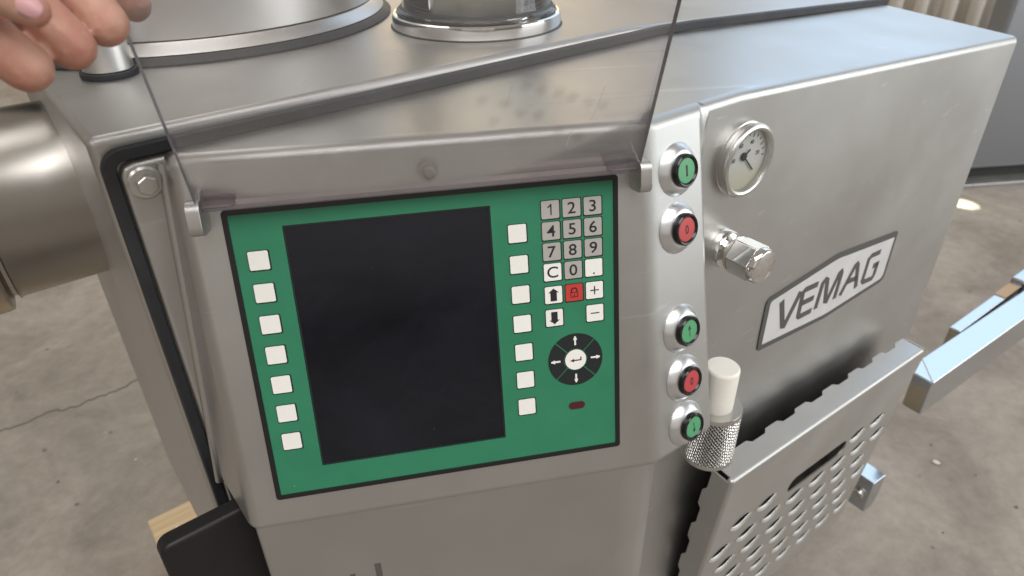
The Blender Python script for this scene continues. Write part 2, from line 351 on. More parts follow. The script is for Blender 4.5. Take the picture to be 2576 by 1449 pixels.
def text_mesh(s, size, sx=1.0, ext=.0001):
    cu_ = bpy.data.curves.new("txt", 'FONT'); cu_.body = s; cu_.size = size; cu_.align_x = 'CENTER'; cu_.align_y = 'CENTER'; cu_.extrude = ext; cu_.resolution_u = 6; cu_.offset = size * .008
    o = bpy.data.objects.new("txt", cu_); COL.objects.link(o)
    dg = bpy.context.evaluated_depsgraph_get(); me = bpy.data.meshes.new_from_object(o.evaluated_get(dg))
    bpy.data.objects.remove(o); bpy.data.curves.remove(cu_)
    xs = [v.co.x for v in me.vertices]; ys = [v.co.y for v in me.vertices]; cx, cy = (min(xs) + max(xs)) / 2, (min(ys) + max(ys)) / 2
    for v in me.vertices: v.co.x = (v.co.x - cx) * sx; v.co.y -= cy
    me.name = "legend"
    return me
def frame(o, ex, ey, ez):
    ex, ey, ez = Vector(ex).normalized(), Vector(ey).normalized(), Vector(ez).normalized()
    return Matrix(((ex.x, ey.x, ez.x, o[0]), (ex.y, ey.y, ez.y, o[1]), (ex.z, ey.z, ez.z, o[2]), (0, 0, 0, 1)))
T = lambda x, y, z=0: Matrix.Translation((x, y, z))

# ------------------------------------------------------------------ the machine's own axes (metres, floor z = 0)
PITCH = .018
FP = frame((0, 0, 1.22), (1, 0, 0), (0, .23655, .97162), (0, -.97162, .23655))          # control panel: x right, y up the panel, z out
a27, a25 = R(27), R(25)
hu = Vector((math.cos(a27), math.sin(a27), 0)); hn = Vector((math.sin(a27), -math.cos(a27), 0))
FH = frame((-.3317, .0148, 0), hu, (0, 0, 1), hn)                                        # rear housing front: x along, y height, z out
ru = Vector((math.cos(a25), math.sin(a25), 0)); rn = Vector((math.sin(a25), -math.cos(a25), 0))
FR = frame((.148, .0457, 0), ru, (0, 0, 1), rn)                                          # right body front
fn = Vector((.4407, -.8697, .2222)).normalized(); fx = Vector((0, 0, 1)).cross(fn).normalized()
def FF(p): return frame(p, fx, fn.cross(fx), fn)                                         # button facet
Hp = lambda s, b_, z: FH @ Vector((s, z, -b_))
Rp = lambda s, off, z: FR @ Vector((s, z, off))

# ================================================================== SETTING
fl = link("floor", poly("floor", [(-30, -30, 0), (30, -30, 0), (30, 40, 0), (-30, 40, 0)], [(0, 1, 2, 3)]), M['floor'], smooth=False); tag(fl, kind='structure')
# hairline crack in the concrete, left
pts = []; x, y = -1.75, 1.16
while x < -.7:
    pts.append((x, y + random.uniform(-.007, .007))); dx_ = random.uniform(.006, .022); x += dx_; y += dx_ * (.62 if x > -1.2 else .40) + random.uniform(-.006, .006)
ck = link("crack", strokes("crack", [pts], .0044, .0008, .0016), M['crack'], fl, smooth=False)
# grit and plaster crumbs
for k in range(42):
    if k < 20: px, py = random.uniform(-1.5, -.75), random.uniform(.6, 1.6)
    else: px, py = random.uniform(.9, 2.4), random.uniform(.2, 1.5)
    bm = bmesh.new(); bmesh.ops.create_icosphere(bm, subdivisions=1, radius=random.uniform(.0025, .006))
    for v in bm.verts: v.co *= random.uniform(.6, 1.2); v.co.z *= .5
    link("crumb", from_bm(bm, "crumb"), M['spec'] if k % 3 else M['crack'], fl, T(px, py, .002))
for p, s in (((1.30, .62), .010), ((1.50, .98), .008), ((1.93, .55), .012)):
    bm = bmesh.new(); bmesh.ops.create_icosphere(bm, subdivisions=2, radius=s)
    for v in bm.verts: v.co *= random.uniform(.6, 1.2); v.co.z *= .3
    link("crumb", from_bm(bm, "crumb"), M['spec'], fl, T(*p, .003))

# corrugated wall far behind, right
wd = (3.5, 4.3); wv = Vector((.80, -.60, 0)).normalized(); wn = Vector((-wv.y, wv.x, 0))
wall = thing("corrugated_wall", "grey corrugated sheet wall in the background at top right", "wall", (3.5, 4.3, 0))
for k in range(16):
    u0 = -2.6 + k * .34
    prof = [(0, 0), (.03, 0), (.045, .05), (.11, .05), (.125, 0), (.19, 0), (.205, .05), (.27, .05), (.285, 0), (.335, 0)]
    vs, fs = [], []
    for (a, d) in prof:
        for z in (0, 1.7): vs.append(Vector((wd[0], wd[1], z)) + wv * (u0 + a) - wn * d)
    for i in range(len(prof) - 1): fs.append((2 * i, 2 * i + 2, 2 * i + 3, 2 * i + 1))
    me = poly("panel", vs, fs)
    o = link("panel", me, plain('sheet_grey', (.80, .75, .68), .5, metal=.0) if k == 0 else bpy.data.materials['sheet_grey'], wall)
    sd = o.modifiers.new("thick", 'SOLIDIFY'); sd.thickness = .004
# another machine's body behind, right
bgm = thing("background_machine", "blurred grey steel cabinet standing on the floor behind at far right", "machine", (3.1, 2.3, 0))
bx0 = Vector((2.70, 2.27, 0)); bu = Vector((.9979, -.0653, 0)); bn = Vector((.0653, .9979, 0))
FB = frame(bx0, bu, (0, 0, 1), -bn)
link("cabinet", box("cabinet", 0, 1.6, .07, 1.75, -.12, 0), plain('grey_cabinet', (.30, .31, .335), .34, metal=.7), bgm, FB, bevel=.03)
link("plinth", box("plinth", .03, 1.55, .02, .068, -.11, -.03), M['blackplastic'], bgm, FB)
link("base_rail", box("base_rail", -.05, 1.65, .0, .02, -.14, .06), M['steel'], bgm, FB, bevel=.004)

# ================================================================== WOODEN PALLET
pal = thing("wooden_pallet", "pale pine pallet on the floor at lower left under the machine", "pallet", (0, .6, 0))
FPal = frame((-.770, .738, 0), hu, -hn, (0, 0, 1)) @ T(0, -.125)
for k in range(5):
    link("deck_board", box("deck_board", 0, 1.2, -.72 + .0 + k * .165 + .06, -.72 + k * .165 + .06 + .125, .122, .144) if k == 0 else bpy.data.meshes['deck_board'], M['pine'], pal, FPal @ T(0, k * .165), bevel=.004) if k else \
        link("deck_board", box("deck_board", 0, 1.2, -.66, -.535, .122, .144), M['pine'], pal, FPal, bevel=.004)
for k in range(3):
    link("bearer", box("bearer", .0, .1, -.66, .125, .10, .1218) if k == 0 else bpy.data.meshes['bearer'], M['pine'], pal, FPal @ T(k * .54 + .004, 0), bevel=.003)
    for j in range(3):
        link("block", box("block", 0, .1, 0, .12, .0, .0998) if (k == 0 and j == 0) else bpy.data.meshes['block'], M['pine'], pal, FPal @ T(k * .54 + .004, -.655 + j * .33), bevel=.003)
nm = lathe("nail_head", [(0, .0016), (.003, .0014), (.0045, 0)], 12, False)
for p in ((.05, .06), (.05, -.09), (.05, -.25)):
    link("nail_head", nm, M['bolt'], pal, FPal @ T(p[0], p[1], .144))

# ================================================================== FILLING MACHINE
mc = thing("filling_machine", "stainless steel vacuum filling machine with green operator panel and round push buttons", "machine", (.2, .35, 0))

# --- rear housing
zt = lambda s: 1.301 if s <= .55 else 1.301 - (s - .55) * .0605
plan = [(0, 0), (.55, 0), (1.14, 0), (1.14, 1.0), (.55, 1.0), (.26, 1.0), (0, .40)]
vs = [Hp(s, b_, zt(s)) for s, b_ in plan] + [Hp(s, b_, .66) for s, b_ in plan]; n = 7
fs = [(0, 1, 4, 5, 6), (1, 2, 3, 4), tuple(range(13, 6, -1))] + [(i, (i + 1) % 7, (i + 1) % 7 + 7, i + 7) for i in range(7)]
link("housing", poly("housing", vs, fs), M['steel'], mc, bevel=.007, seg=4, ang=12)
# --- rubber gasket on the housing front
gp = [(1.138, 1.2605), (.80, 1.2812), (.66, 1.2895), (.60, 1.2915), (.50, 1.2912), (.42, 1.2905), (.20, 1.2885), (.06, 1.2873)]
for k in range(7):
    a = R(90 + 90 * k / 6); gp.append((.0195 + .0115 * math.cos(a), 1.2755 + .0113 * math.sin(a)))
gp += [(.0078, 1.15), (.0078, .70)]
link("gasket", strokes("gasket", [gp], .0098, -.004, .0058), M['rubber'], mc, FH, bevel=.0015, seg=2)
# --- console and right body shell
PTL, FT, PBL, FB_ = Vector((-.2835, .0155, 1.2835)), Vector((.087, .0151, 1.2822)), Vector((-.2790, -.0625, .9635)), Vector((.095, -.0625, .9635))
OT, OB = Vector((.148, .0457, 1.2823)), Vector((.174, -.0238, .9595))
def toH(p, off):
    q = FH.inverted() @ p; q.z = off; return FH @ q
WT, WB = toH(PTL, .008), toH(PBL, .008)
BLt, BM_, BRt = Hp(.052, -.005, 1.2825), Hp(.60, -.005, 1.2868), Hp(1.138, -.005, 1.2563)
CF, RC = Rp(.0525, 0, 1.2829), Rp(.655, 0, 1.2480)
R0b, RCb = Rp(0, 0, .50), Rp(.655, 0, .50)
R0m = Rp(0, 0, .9595)
RBb = Hp(1.138, -.005, .50)
V = [PTL, FT, PBL, FB_, OT, OB, WT, WB, BLt, BM_, BRt, CF, RC, R0b, RCb, R0m, RBb]
(iPTL, iFT, iPBL, iFB, iOT, iOB, iWT, iWB, iBL, iBM, iBR, iCF, iRC, iR0b, iRCb, iR0m, iRBb) = range(len(V))
F_ = [(iPTL, iFT, iFB, iPBL), (iFT, iOT, iOB, iFB), (iOT, iR0m, iOB), (iPTL, iPBL, iWB, iWT),
      (iPTL, iWT, iBL, iBM, iCF, iOT, iFT), (iCF, iBM, iBR, iRC), (iOT, iCF, iRC, iRCb, iR0b, iR0m), (iRC, iBR, iRBb, iRCb), (iPBL, iFB, iOB, iR0m, iWB)]
me = bpy.data.meshes.new("console_shell"); me.from_pydata([tuple(v) for v in V], [], F_); me.update()
bm = bmesh.new(); bm.from_mesh(me); bmesh.ops.recalc_face_normals(bm, faces=bm.faces[:]); 
if sum(f.normal.dot(f.calc_center_median() - Vector((.2, .3, 1.1))) for f in bm.faces) < 0: bmesh.ops.reverse_faces(bm, faces=bm.faces[:])
bm.to_mesh(me); bm.free()
link("console_shell", me, M['steel_side'], mc, bevel=.009, seg=5, ang=14)
# --- bolted flange left of the panel
fz = flat("side_flange", [[(.0135, .70), (.048, .70), (.060, 1.281), (.024, 1.281), (.0165, 1.279), (.0135, 1.272)]], .0, .011)
sf = link("side_flange", fz, M['steel'], mc, FH, bevel=.0035, seg=3)
bo = link("flange_bolt", lathe("flange_bolt", [(0, .0095), (.0052, .0095), (.0066, .0086)], 6, False), M['bolt'], mc, FH @ T(.0275, 1.2655, .0115))
hexb = bpy.data.meshes['flange_bolt']
bm = bmesh.new(); bmesh.ops.create_cone(bm, cap_ends=True, segments=6, radius1=.0078, radius2=.0078, depth=.008, matrix=T(0, 0, .005)); bm.to_mesh(hexb); bm.free()
bo.modifiers.new("b", 'BEVEL').width = .0009
link("washer", lathe("washer", [(.004, .0), (.0122, .0), (.0126, .0012), (.0110, .0028), (.004, .0028)], 40), M['bolt'], bo, FH @ T(.0275, 1.2655, .0112))
# folded rib along the console's left wall
rib = [toH(PTL, .0) + Vector((-.001, 0, -.006)), toH(PBL, .0) + Vector((-.001, 0, 0))]
link("corner_rib", tube_path("corner_rib", [rib[0] + hn * .012, rib[1] + hn * .012], .0042, 12), M['steel_side'], mc)
# --- lower body
lb = [(-.2775, -.0588), (.060, -.0588), (.088, -.052), (.108, -.034), (.120, -.006), (.124, .060), (-.2775, .035)]
vs = [(x, y, .970) for x, y in lb] + [(x, y, .40) for x, y in lb]; n = len(lb)
link("lower_body", poly("lower_body", vs, [tuple(range(n)), tuple(range(2 * n - 1, n - 1, -1))] + [(i, (i + 1) % n, (i + 1) % n + n, i + n) for i in range(n)]), M['steel'], mc, bevel=.004, ang=50)
link("printed_mark", box("printed_mark", -.1818, -.1757, -.0588 - .0002, -.0588 + .006, .80, .8905), M['print'], mc, smooth=False)
link("printed_mark", box("printed_mark", -.2060, -.2010, -.0588 - .0002, -.0588 + .006, .80, .8812), M['print'], mc, smooth=False)
# --- black knee lever flap
link("knee_flap", flat("knee_flap", [rrect(-.017, .845, .082, .243, .012)], .042, .062), M['blackplastic'], mc, FH, bevel=.005, seg=3)
link("knee_flap_arm", box("knee_flap_arm", -.01, .02, .80, .90, -.02, .0415), M['blackplastic'], mc, FH, bevel=.003)

# --- outlet tube on the left side
FT_ = frame(Hp(0, .235, 1.184), (0, 0, 1), hn, -hu)      # z = outwards to the left
tb = link("outlet_tube", lathe("outlet_tube", [(.070, -.004), (.088, -.004), (.088, .076), (.0895, .0785), (.0855, .080), (.0855, .083), (.097, .086), (.0985, .089), (.0985, .118), (.096, .121), (.075, .121), (.075, .0)], 96, False), M['tube'], mc, FT_)
link("clamp", lathe("clamp", [(.100, .122), (.108, .124), (.108, .150), (.100, .152)], 64), M['blackplastic'], tb, FT_)

# --- hopper
FHp = T(-.3364, .4484, 1.301)
hp = link("hopper", lathe("hopper", [(.2175, .0196), (.2200, .0202), (.2210, .05), (.226, .20), (.24, .45), (.235, .45), (.215, .05), (.212, .0196)], 160, False), M['brushed'], mc, FHp)
link("base_ring", lathe("base_ring", [(.200, .0078), (.2300, .0078), (.2312, .0086), (.2215, .0180), (.2205, .0186), (.200, .0186)], 160, False), M['brushed'], hp, FHp)
link("seal", lathe("seal", [(.200, -.002), (.2385, -.002), (.2398, .0020), (.2340, .0072), (.2325, .0076), (.200, .0076)], 160, False), M['rubber'], hp, FHp)
# --- locking post
po = link("locking_post", lathe("locking_post", [(.0, .075), (.018, .075), (.0200, .073), (.0212, .0065), (.0200, .005), (0, .005)], 48, False), M['brushed'], mc, T(-.3616, .1945, 1.301))
link("post_seal", lathe("post_seal", [(.010, -.001), (.0232, -.001), (.0245, .002), (.0240, .0052), (.0215, .0056), (.010, .0056)], 48, False), M['rubber'], po, T(-.3616, .1945, 1.301))
# --- sight glass
sg = link("sight_glass", lathe("sight_glass", [(.080, .012), (.0905, .012), (.0905, .018), (.0875, .0205), (.0845, .022), (.0835, .030), (.0835, .30), (.0795, .30), (.0795, .030), (.080, .012)], 96, False), M['glass'], mc, T(-.004, .332, 1.301))
link("base_ring", lathe("base_ring", [(.0835, -.001), (.0965, -.001), (.0972, .0004), (.0958, .0135), (.0945, .0148), (.0918, .0148), (.0914, .0125), (.0835, .0115)], 96, False), M['polished'], sg, T(-.004, .332, 1.301))
link("shadow_gap_ring", lathe("shadow_gap_ring", [(.083, -.001), (.0984, -.001), (.0984, .0007), (.083, .0007)], 96, False), M["rubber"], sg, T(-.004, .332, 1.301))  # thin black ring put in as the shadow line under the glass
link("inner_ring", lathe("inner_ring", [(.066, -.001), (.0775, -.001), (.0775, .018), (.0745, .020), (.066, .018)], 96, False), M['polished'], sg, T(-.004, .332, 1.301))
link("packing", lathe("packing", [(.0855, .0185), (.0880, .0190), (.0868, .0215), (.0850, .0225)], 96, True), M['rubber'], sg, T(-.004, .332, 1.301))

# ------------------------------------------------------------------ control panel
L0, L1, Vt, Vb = -14.05 * PITCH, 3.23 * PITCH, 1.32 * PITCH, -12.86 * PITCH     # bezel outline in panel axes
cp = link("control_panel", flat("control_panel", [rrect((L0 + L1) / 2, (Vt + Vb) / 2, L1 - L0 - .0085, Vt - Vb - .0085, .001), rrect(-7.2175 * PITCH, -5.465 * PITCH, 8.965 * PITCH, 11.82 * PITCH, .0010)[::-1]], .0, .0022), M['green'], mc, FP, smooth=False)
link("bezel", flat("bezel", [rrect((L0 + L1) / 2, (Vt + Vb) / 2, L1 - L0, Vt - Vb, .003), rrect((L0 + L1) / 2, (Vt + Vb) / 2, L1 - L0 - .0084, Vt - Vb - .0084, .001)[::-1]], .0002, .0030), M['bezel'], cp, FP, bevel=.0012, seg=2)
sx0, sx1, sy0, sy1 = -11.70 * PITCH, -2.735 * PITCH, .445 * PITCH, -11.375 * PITCH
link("screen", flat("screen", [rrect((sx0 + sx1) / 2, (sy0 + sy1) / 2, sx1 - sx0, sy0 - sy1, .0008)], -.0005, .0006), M['screen'], cp, FP, smooth=False)
link("screen_edge", flat("screen_edge", [rrect((sx0 + sx1) / 2, (sy0 + sy1) / 2, sx1 - sx0 - .0002, sy0 - sy1 - .0002, .0008), rrect((sx0 + sx1) / 2, (sy0 + sy1) / 2, sx1 - sx0 - .0030, sy0 - sy1 - .0030, .0006)[::-1]], .0004, .0013), M['key_black'], cp, FP, smooth=False)
KS = .0150
def key_mesh(name, top):
    a = flat("tmp", [rrect(.0003, -.0003, KS + .0016, KS + .0016, .0014)], .0021, .0026); b_ = flat("tmp2", [rrect(0, 0, KS, KS, .0012)], .0026, .0031)
    bm = bmesh.new(); bm.from_mesh(a); n = len(bm.faces); bm.from_mesh(b_); bm.faces.ensure_lookup_table()
    for i, f in enumerate(bm.faces): f.material_index = 0 if i < n else 1
    me = bpy.data.meshes.new(name); bm.to_mesh(me); bm.free(); bpy.data.meshes.remove(a); bpy.data.meshes.remove(b_)
    me.materials.append(M['key_black']); me.materials.append(top); return me
km_w, km_g, km_r = key_mesh("key_white", M['key_white']), key_mesh("key_grey", M['key_grey']), key_mesh("key_red", M['key_red'])
def key(name, me, u, v): return link(name, me, None, cp, FP @ T(u * PITCH, -v * PITCH), smooth=False)
for ux in (-12.871, -1.575):
    for i in range(7): key("soft_key", km_w, ux, .952 + 1.4732 * i)
def legend(ch, u, v, me=None, size=.0136, sx=1.10, mat=None, name="key_legend", z=.00315):
    link(name, me or text_mesh(ch, size, sx), mat or M['ink'], cp, FP @ T(u * PITCH, -v * PITCH, z), smooth=False)
rows = [("1", "2", "3"), ("4", "5", "6"), ("7", "8", "9"), ("C", "0", ".")]
for r_, row in enumerate(rows):
    for c_, ch in enumerate(row):
        key("number_key" if ch.isdigit() else "function_key", km_g if ch.isdigit() else km_w, c_, r_ * .993)
        if ch == '.': legend(ch, c_, r_ * .993 + .28, box("legend", -.0007, .0007, -.0007, .0007, 0, .0001))
        elif ch == '1': legend(ch, c_, r_ * .993, strokes("legend", [[(-.0022, .0020), (-.0004, .0030), (.0004, .0041)], [(.0006, -.0045), (.0006, .0047)]], .0011, 0, .0001))
        else: legend(ch, c_, r_ * .993)
arrow = [(-.0028, -.0055), (.0028, -.0055), (.0028, .002), (.0046, .002), (0, .0058), (-.0046, .002), (-.0028, .002)]
key("function_key", km_w, 0, 4.11); legend("", 0, 4.11, flat("legend", [arrow], 0, .0001))
key("function_key", km_w, 0, 5.27); legend("", 0, 5.27, flat("legend", [[(x, -y) for x, y in arrow][::-1]], 0, .0001))
key("lock_key", km_r, 1.01, 4.11)
lk = [[(-.0030, -.0040), (.0030, -.0040), (.0030, .0002), (-.0030, .0002), (-.0030, -.0040)], [(-.0024, .0002)] + [(-.0024 * math.cos(R(180 * k / 8)), .0018 + .0024 * math.sin(R(180 * k / 8))) for k in range(9)] + [(.0024, .0002)],
      [(0, -.0032), (0, -.0010)], [(-.0007, -.0031), (.0007, -.0031)]]
legend("", 1.01, 4.11, strokes("legend", lk[:1] + lk[2:], .0006, 0, .0001), mat=M['ink_lock'])
legend("", 1.01, 4.11, strokes("legend", lk[1:2], .0011, 0, .0001), mat=M['ink_lock'])
key("function_key", km_w, 2.015, 4.11); legend("", 2.015, 4.11, strokes("legend", [[(-.0038, 0), (-.0005, 0)], [(.0005, 0), (.0038, 0)], [(0, -.0038), (0, .0038)]], .0010, 0, .0001))
key("function_key", km_w, 2.015, 5.275); legend("", 2.015, 5.275, strokes("legend", [[(-.0038, 0), (.0038, 0)]], .0010, 0, .0001))
# cursor pad
uc, vc = .985, 7.605; ro, ri = 1.375 * PITCH, .60 * PITCH
def wedge(a0):
    g = .0006; out = []
    for k in range(13):
        a = R(a0 - 45 + 90 * k / 12); d = (g / ro) * (1 - 2 * k / 12); out.append((ro * math.cos(a + d), ro * math.sin(a + d)))
    for k in range(9):
        a = R(a0 + 45 - 90 * k / 8); d = (g / ri) * (-1 + 2 * k / 8); out.append((ri * math.cos(a + d), ri * math.sin(a + d)))
    return out
arw = [(-.0008, -.0042), (.0008, -.0042), (.0008, .0008), (.0018, .0008), (.0006, .0040), (0, .0044), (-.0006, .0040), (-.0018, .0008), (-.0008, .0008)]
for a0 in (0, 90, 180, 270):
    link("cursor_key", flat("cursor_key", [wedge(a0)], .0021, .0027), M['key_black'], cp, FP @ T(uc * PITCH, -vc * PITCH), smooth=False)
    rm = .0181
    link("cursor_arrow", flat("cursor_arrow", [arw], .0027, .0029), M['key_white'], cp, FP @ T(uc * PITCH + rm * math.cos(R(a0)), -vc * PITCH + rm * math.sin(R(a0))) @ Matrix.Rotation(R(a0 - 90), 4, 'Z'), smooth=False)
circ = lambda r_, n=40: [(r_ * math.cos(2 * math.pi * k / n), r_ * math.sin(2 * math.pi * k / n)) for k in range(n)]
link("enter_key_rim", flat("enter_key_rim", [circ(.0101)], .0021, .0025), M['key_black'], cp, FP @ T(uc * PITCH, -vc * PITCH), smooth=False)
link("enter_key", flat("enter_key", [circ(.0096)], .0024, .0031), M['key_white'], cp, FP @ T(uc * PITCH, -vc * PITCH), smooth=False)
legend("", uc, vc, strokes("legend", [[(.0047, .0024), (.0047, -.0006), (-.0020, -.0006)]], .0011, 0, .0001))
legend("", uc, vc, flat("legend", [[(-.0014, -.0022), (-.0014, .0010), (-.0052, -.0006)]], 0, .0001))
link("led_window", flat("led_window", [rrect(0, 0, .0150, .0072, .00355, 8)], .0021, .0026), M['led'], cp, FP @ T(.985 * PITCH, -10.14 * PITCH), smooth=False)

# ------------------------------------------------------------------ push buttons on the facet
seg = {'I': lambda: strokes("legend", [[(0, -.0048), (0, .0048)]], .0020, 0, .0001),
       '0': lambda: text_mesh("0", .0112, .8),
       'up': lambda: strokes("legend", [[(0, -.0052), (0, .0045)], [(-.0016, .0018), (0, .0050), (.0016, .0018)]], .0008, 0, .0001),
       'dn': lambda: strokes("legend", [[(0, .0052), (0, -.0045)], [(-.0016, -.0018), (0, -.0050), (.0016, -.0018)]], .0008, 0, .0001)}
collar = lathe("collar", [(.012, -.001), (.0234, -.001), (.0234, .0004), (.0218, .0026), (.0176, .0062), (.0164, .0068), (.0145, .0070), (.012, .0070)], 64, False)
ring = lathe("ring", [(.0118, .004), (.0142, .004), (.0146, .0090), (.0143, .0110), (.0132, .0120), (.0120, .0117), (.0112, .0104), (.0108, .0100)], 64, False)
cap = lathe("cap", [(.0114, .005), (.0111, .0098), (.0106, .0104), (0, .0108)], 48, False)
for p, k, m_, lab in (((.1172, .0186, 1.2359), 'I', 'cap_green', "green push button marked with a bar, topmost on the facet"),
                      ((.1186, .0062, 1.1861), '0', 'cap_red', "upper red push button marked 0 on the facet"),
                      ((.1245, -.0152, 1.0912), 'up', 'cap_green', "green push button with an up arrow, in the middle of the facet"),
                      ((.1288, -.0260, 1.0400), '0', 'cap_red', "lower red push button marked 0 on the facet"),
                      ((.1330, -.0369, .9905), 'dn', 'cap_green', "green push button with a down arrow, lowest on the facet")):
    Fm = FF(p)
    b_ = link("push_button", cap.copy(), M[m_], mc, Fm); b_['label'] = lab
    link("collar", collar, M['alu'], b_, Fm); link("ring", ring, M['gloss_black'], b_, Fm)
    link("symbol", seg[k](), M['ink'], b_, Fm @ T(0, 0, .0108), smooth=False)

# ------------------------------------------------------------------ pressure gauge and valve knob on the right face
FG = FR @ T(.0668, 1.2165, 0)
ga = link("pressure_gauge", lathe("pressure_gauge", [(.034, -.001), (.0362, -.001), (.0365, .0012), (.0352, .0018), (.0350, .0050), (.0362, .0058), (.0366, .0085), (.0354, .0110), (.0328, .0118), (.0306, .0110), (.0301, .0094), (.0301, .0050)], 96, False), M['bolt'], mc, FG)
link("dial", lathe("dial", [(.0303, .0052), (0, .0052)], 64, False), M['dial'], ga, FG)
link("pane", lathe("pane", [(.0300, .0098), (0, .0098), ], 64, False), M['gauge_glass'], ga, FG)
nd = (Vector((.0816 - .0610, 1.2007 - 1.2215, 0))).normalized(); hub = Vector((-.0055, .0050))
link("needle", strokes("needle", [[(hub.x - nd.x * .013 * .0, hub.y), (hub.x + nd.x * .024, hub.y + nd.y * .024)]], .0013, .0065, .0070), M['ink'], ga, FG, smooth=False)
link("needle_tail", strokes("needle_tail", [[(hub.x, hub.y), (hub.x + .008, hub.y + .0055)]], .0016, .0065, .0070), M['ink'], ga, FG, smooth=False)
link("needle_hub", lathe("needle_hub", [(.0040, .0058), (.0040, .0072), (0, .0075)], 20, False), M['ink'], ga, FG @ T(hub.x, hub.y))
for a, ln in ((150, .003), (120, .0045), (105, .003), (90, .003), (75, .0045), (60, .003), (45, .003), (30, .0045), (15, .003), (0, .003)):
    c, s_ = math.cos(R(a)), math.sin(R(a)); r1 = .0268
    link("scale_mark", strokes("scale_mark", [[(r1 * c, r1 * s_), ((r1 - ln) * c, (r1 - ln) * s_)]], .0010, .0053, .0055), M['ink'], ga, FG, smooth=False)
for t_, x, y in (("60", -.0110, .0165), ("40", .0050, .0170), ("20", .0165, .0040), ("80", -.0195, .0035)):
    link("scale_number", text_mesh(t_, .0058), M['print'], ga, FG @ T(x, y, .0054), smooth=False)
FK = FR @ T(.0590, 1.1225, 0)
kn = link("valve_knob", lathe("valve_knob", [(.0, -.001), (.0195, -.001), (.0200, .0006), (.0200, .0080), (.0188, .0100), (.0150, .0112), (.0132, .0130), (.0132, .0200), (0, .0200)], 64, False), M['polished'], mc, FK)
bm = bmesh.new(); bmesh.ops.create_cone(bm, cap_ends=True, segments=6, radius1=.0205, radius2=.0205, depth=.026, matrix=T(0, 0, .033) @ Matrix.Rotation(R(20), 4, 'Z'))
link("hex_grip", from_bm(bm, "hex_grip"), M['polished'], kn, FK, bevel=.0012, seg=2)
link("hex_collar", lathe("hex_collar", [(.013, .0165), (.0182, .0168), (.0190, .0200)], 48, True), M['polished'], kn, FK)
link("end_cap", lathe("end_cap", [(.0190, .0458), (.0184, .0500), (.0168, .0525), (.0160, .0530), (0, .0530)], 64, False), M['polished'], kn, FK)

# ------------------------------------------------------------------ name plate
OUT = [(.1694, .9384), (.1680, .9560), (.1669, 1.0052), (.1682, 1.0105), (.1725, 1.0146), (.3057, 1.0273), (.3170, 1.0277), (.3287, 1.0268), (.4595, 1.0129), (.4640, 1.0112), (.4658, 1.0070), (.4670, .9385), (.4645, .9325), (.4581, .9293), (.3260, .9243), (.3182, .9240), (.3090, .9247), (.1813, .9348), (.1730, .9352)]
INN = [(.1762, .9440), (.1752, 1.0030), (.1760, 1.0065), (.1795, 1.0085), (.3060, 1.0192), (.3200, 1.0192), (.3376, 1.0168), (.4584, 1.0035), (.4592, .9435), (.4580, .9395), (.4531, .9366), (.3220, .9318), (.3109, .9320)]
npl = link("name_plate", flat("name_plate", [OUT], 0, .0012), M['logo_dark'], mc, FR, smooth=False)
link("name_plate_field", flat("name_plate_field", [INN], .0009, .0016), M['logo_plate'], npl, FR, smooth=False)
LET = {'V': ([[(.1990, 1.0000), (.2135, .9575), (.2180, .9560), (.2385, .9990)]], .0088),
       'E': ([[(.2765, .9955), (.2490, .9975), (.2445, .9945), (.2465, .9590), (.2500, .9558), (.2768, .9545)], [(.2470, .9772), (.2745, .9755)]], .0082),
       'M': ([[(.2865, .9530), (.2885, .9920), (.2935, .9955), (.2985, .9925), (.3070, .9580), (.3115, .9560), (.3255, .9930), (.3295, .9945), (.3318, .9905), (.3308, .9515)]], .0080),
       'A': ([[(.3445, .9510), (.3640, .9905), (.3680, .9925), (.3715, .9890), (.3840, .9490)], [(.3555, .9690), (.3790, .9665)]], .0080),
       'G': ([[(.4275, .9912), (.4050, .9928), (.3990, .9890), (.3985, .9555), (.4030, .9508), (.4255, .9485), (.4290, .9530), (.4290, .9735)], [(.4180, .9712), (.4325, .9712)]], .0078)}
for k, (ls, w_) in LET.items():
    link("letter", strokes("letter", ls, w_, .0015, .0021), M['logo_dark'], npl, FR, smooth=False)

# ------------------------------------------------------------------ hinge blocks, stud, clear cover
link("hinge_block", flat("hinge_block", [rrect(0, 0, .0290, .026, .0075, 6)], -.0050, .0050), M['steel'], mc, FP @ T(-.2662, .0230, .0125) @ Matrix.Rotation(R(90), 4, 'Y') , bevel=.0008, seg=2)
link("hinge_block", bpy.data.meshes['hinge_block'], None, mc, FP @ T(.0738, .0235, .0125) @ Matrix.Rotation(R(90), 4, 'Y'), bevel=.0008, seg=2)
FS = FP @ T(-.0961, .0405, 0)
st = link("stop_stud", lathe("stop_stud", [(.0036, -.0005), (.0042, .0008), (.0076, .0085), (.0076, .0098), (.0046, .0104), (.0042, .0110), (.0042, .0195), (.0034, .0206), (0, .0206)], 32, False), plain('stud_ivory', (.45, .43, .38), .45, metal=.4), mc, FS)
PSI = R(72)
hd = Vector((0, -math.cos(PSI), math.sin(PSI))); hnn = Vector((0, -math.sin(PSI), -math.cos(PSI)))
HO = FP @ Vector((-.2640, .0282, .0165))
FC = frame(HO, (1, 0, 0), hd, -hnn.cross(Vector((0, 0, 0))) if False else Vector((1, 0, 0)).cross(hd))
CW, CL, CT = .3340, .262, .0058
cm = box("clear_cover", 0, CW, 0, CL, -CT / 2, CT / 2)
cm.materials.append(M['acrylic']); cm.materials.append(M['acrylic_edge'])
cm.materials.append(plain('acrylic_side', (.52, .475, .54), .25))
for p in cm.polygons: p.material_index = 0 if abs(p.normal.z) > .9 else (2 if abs(p.normal.x) > .9 else 1)
cv = link("clear_cover", cm, None, mc, FC, smooth=False); cv['label'] = "clear scratched plastic cover swung up above the green panel"
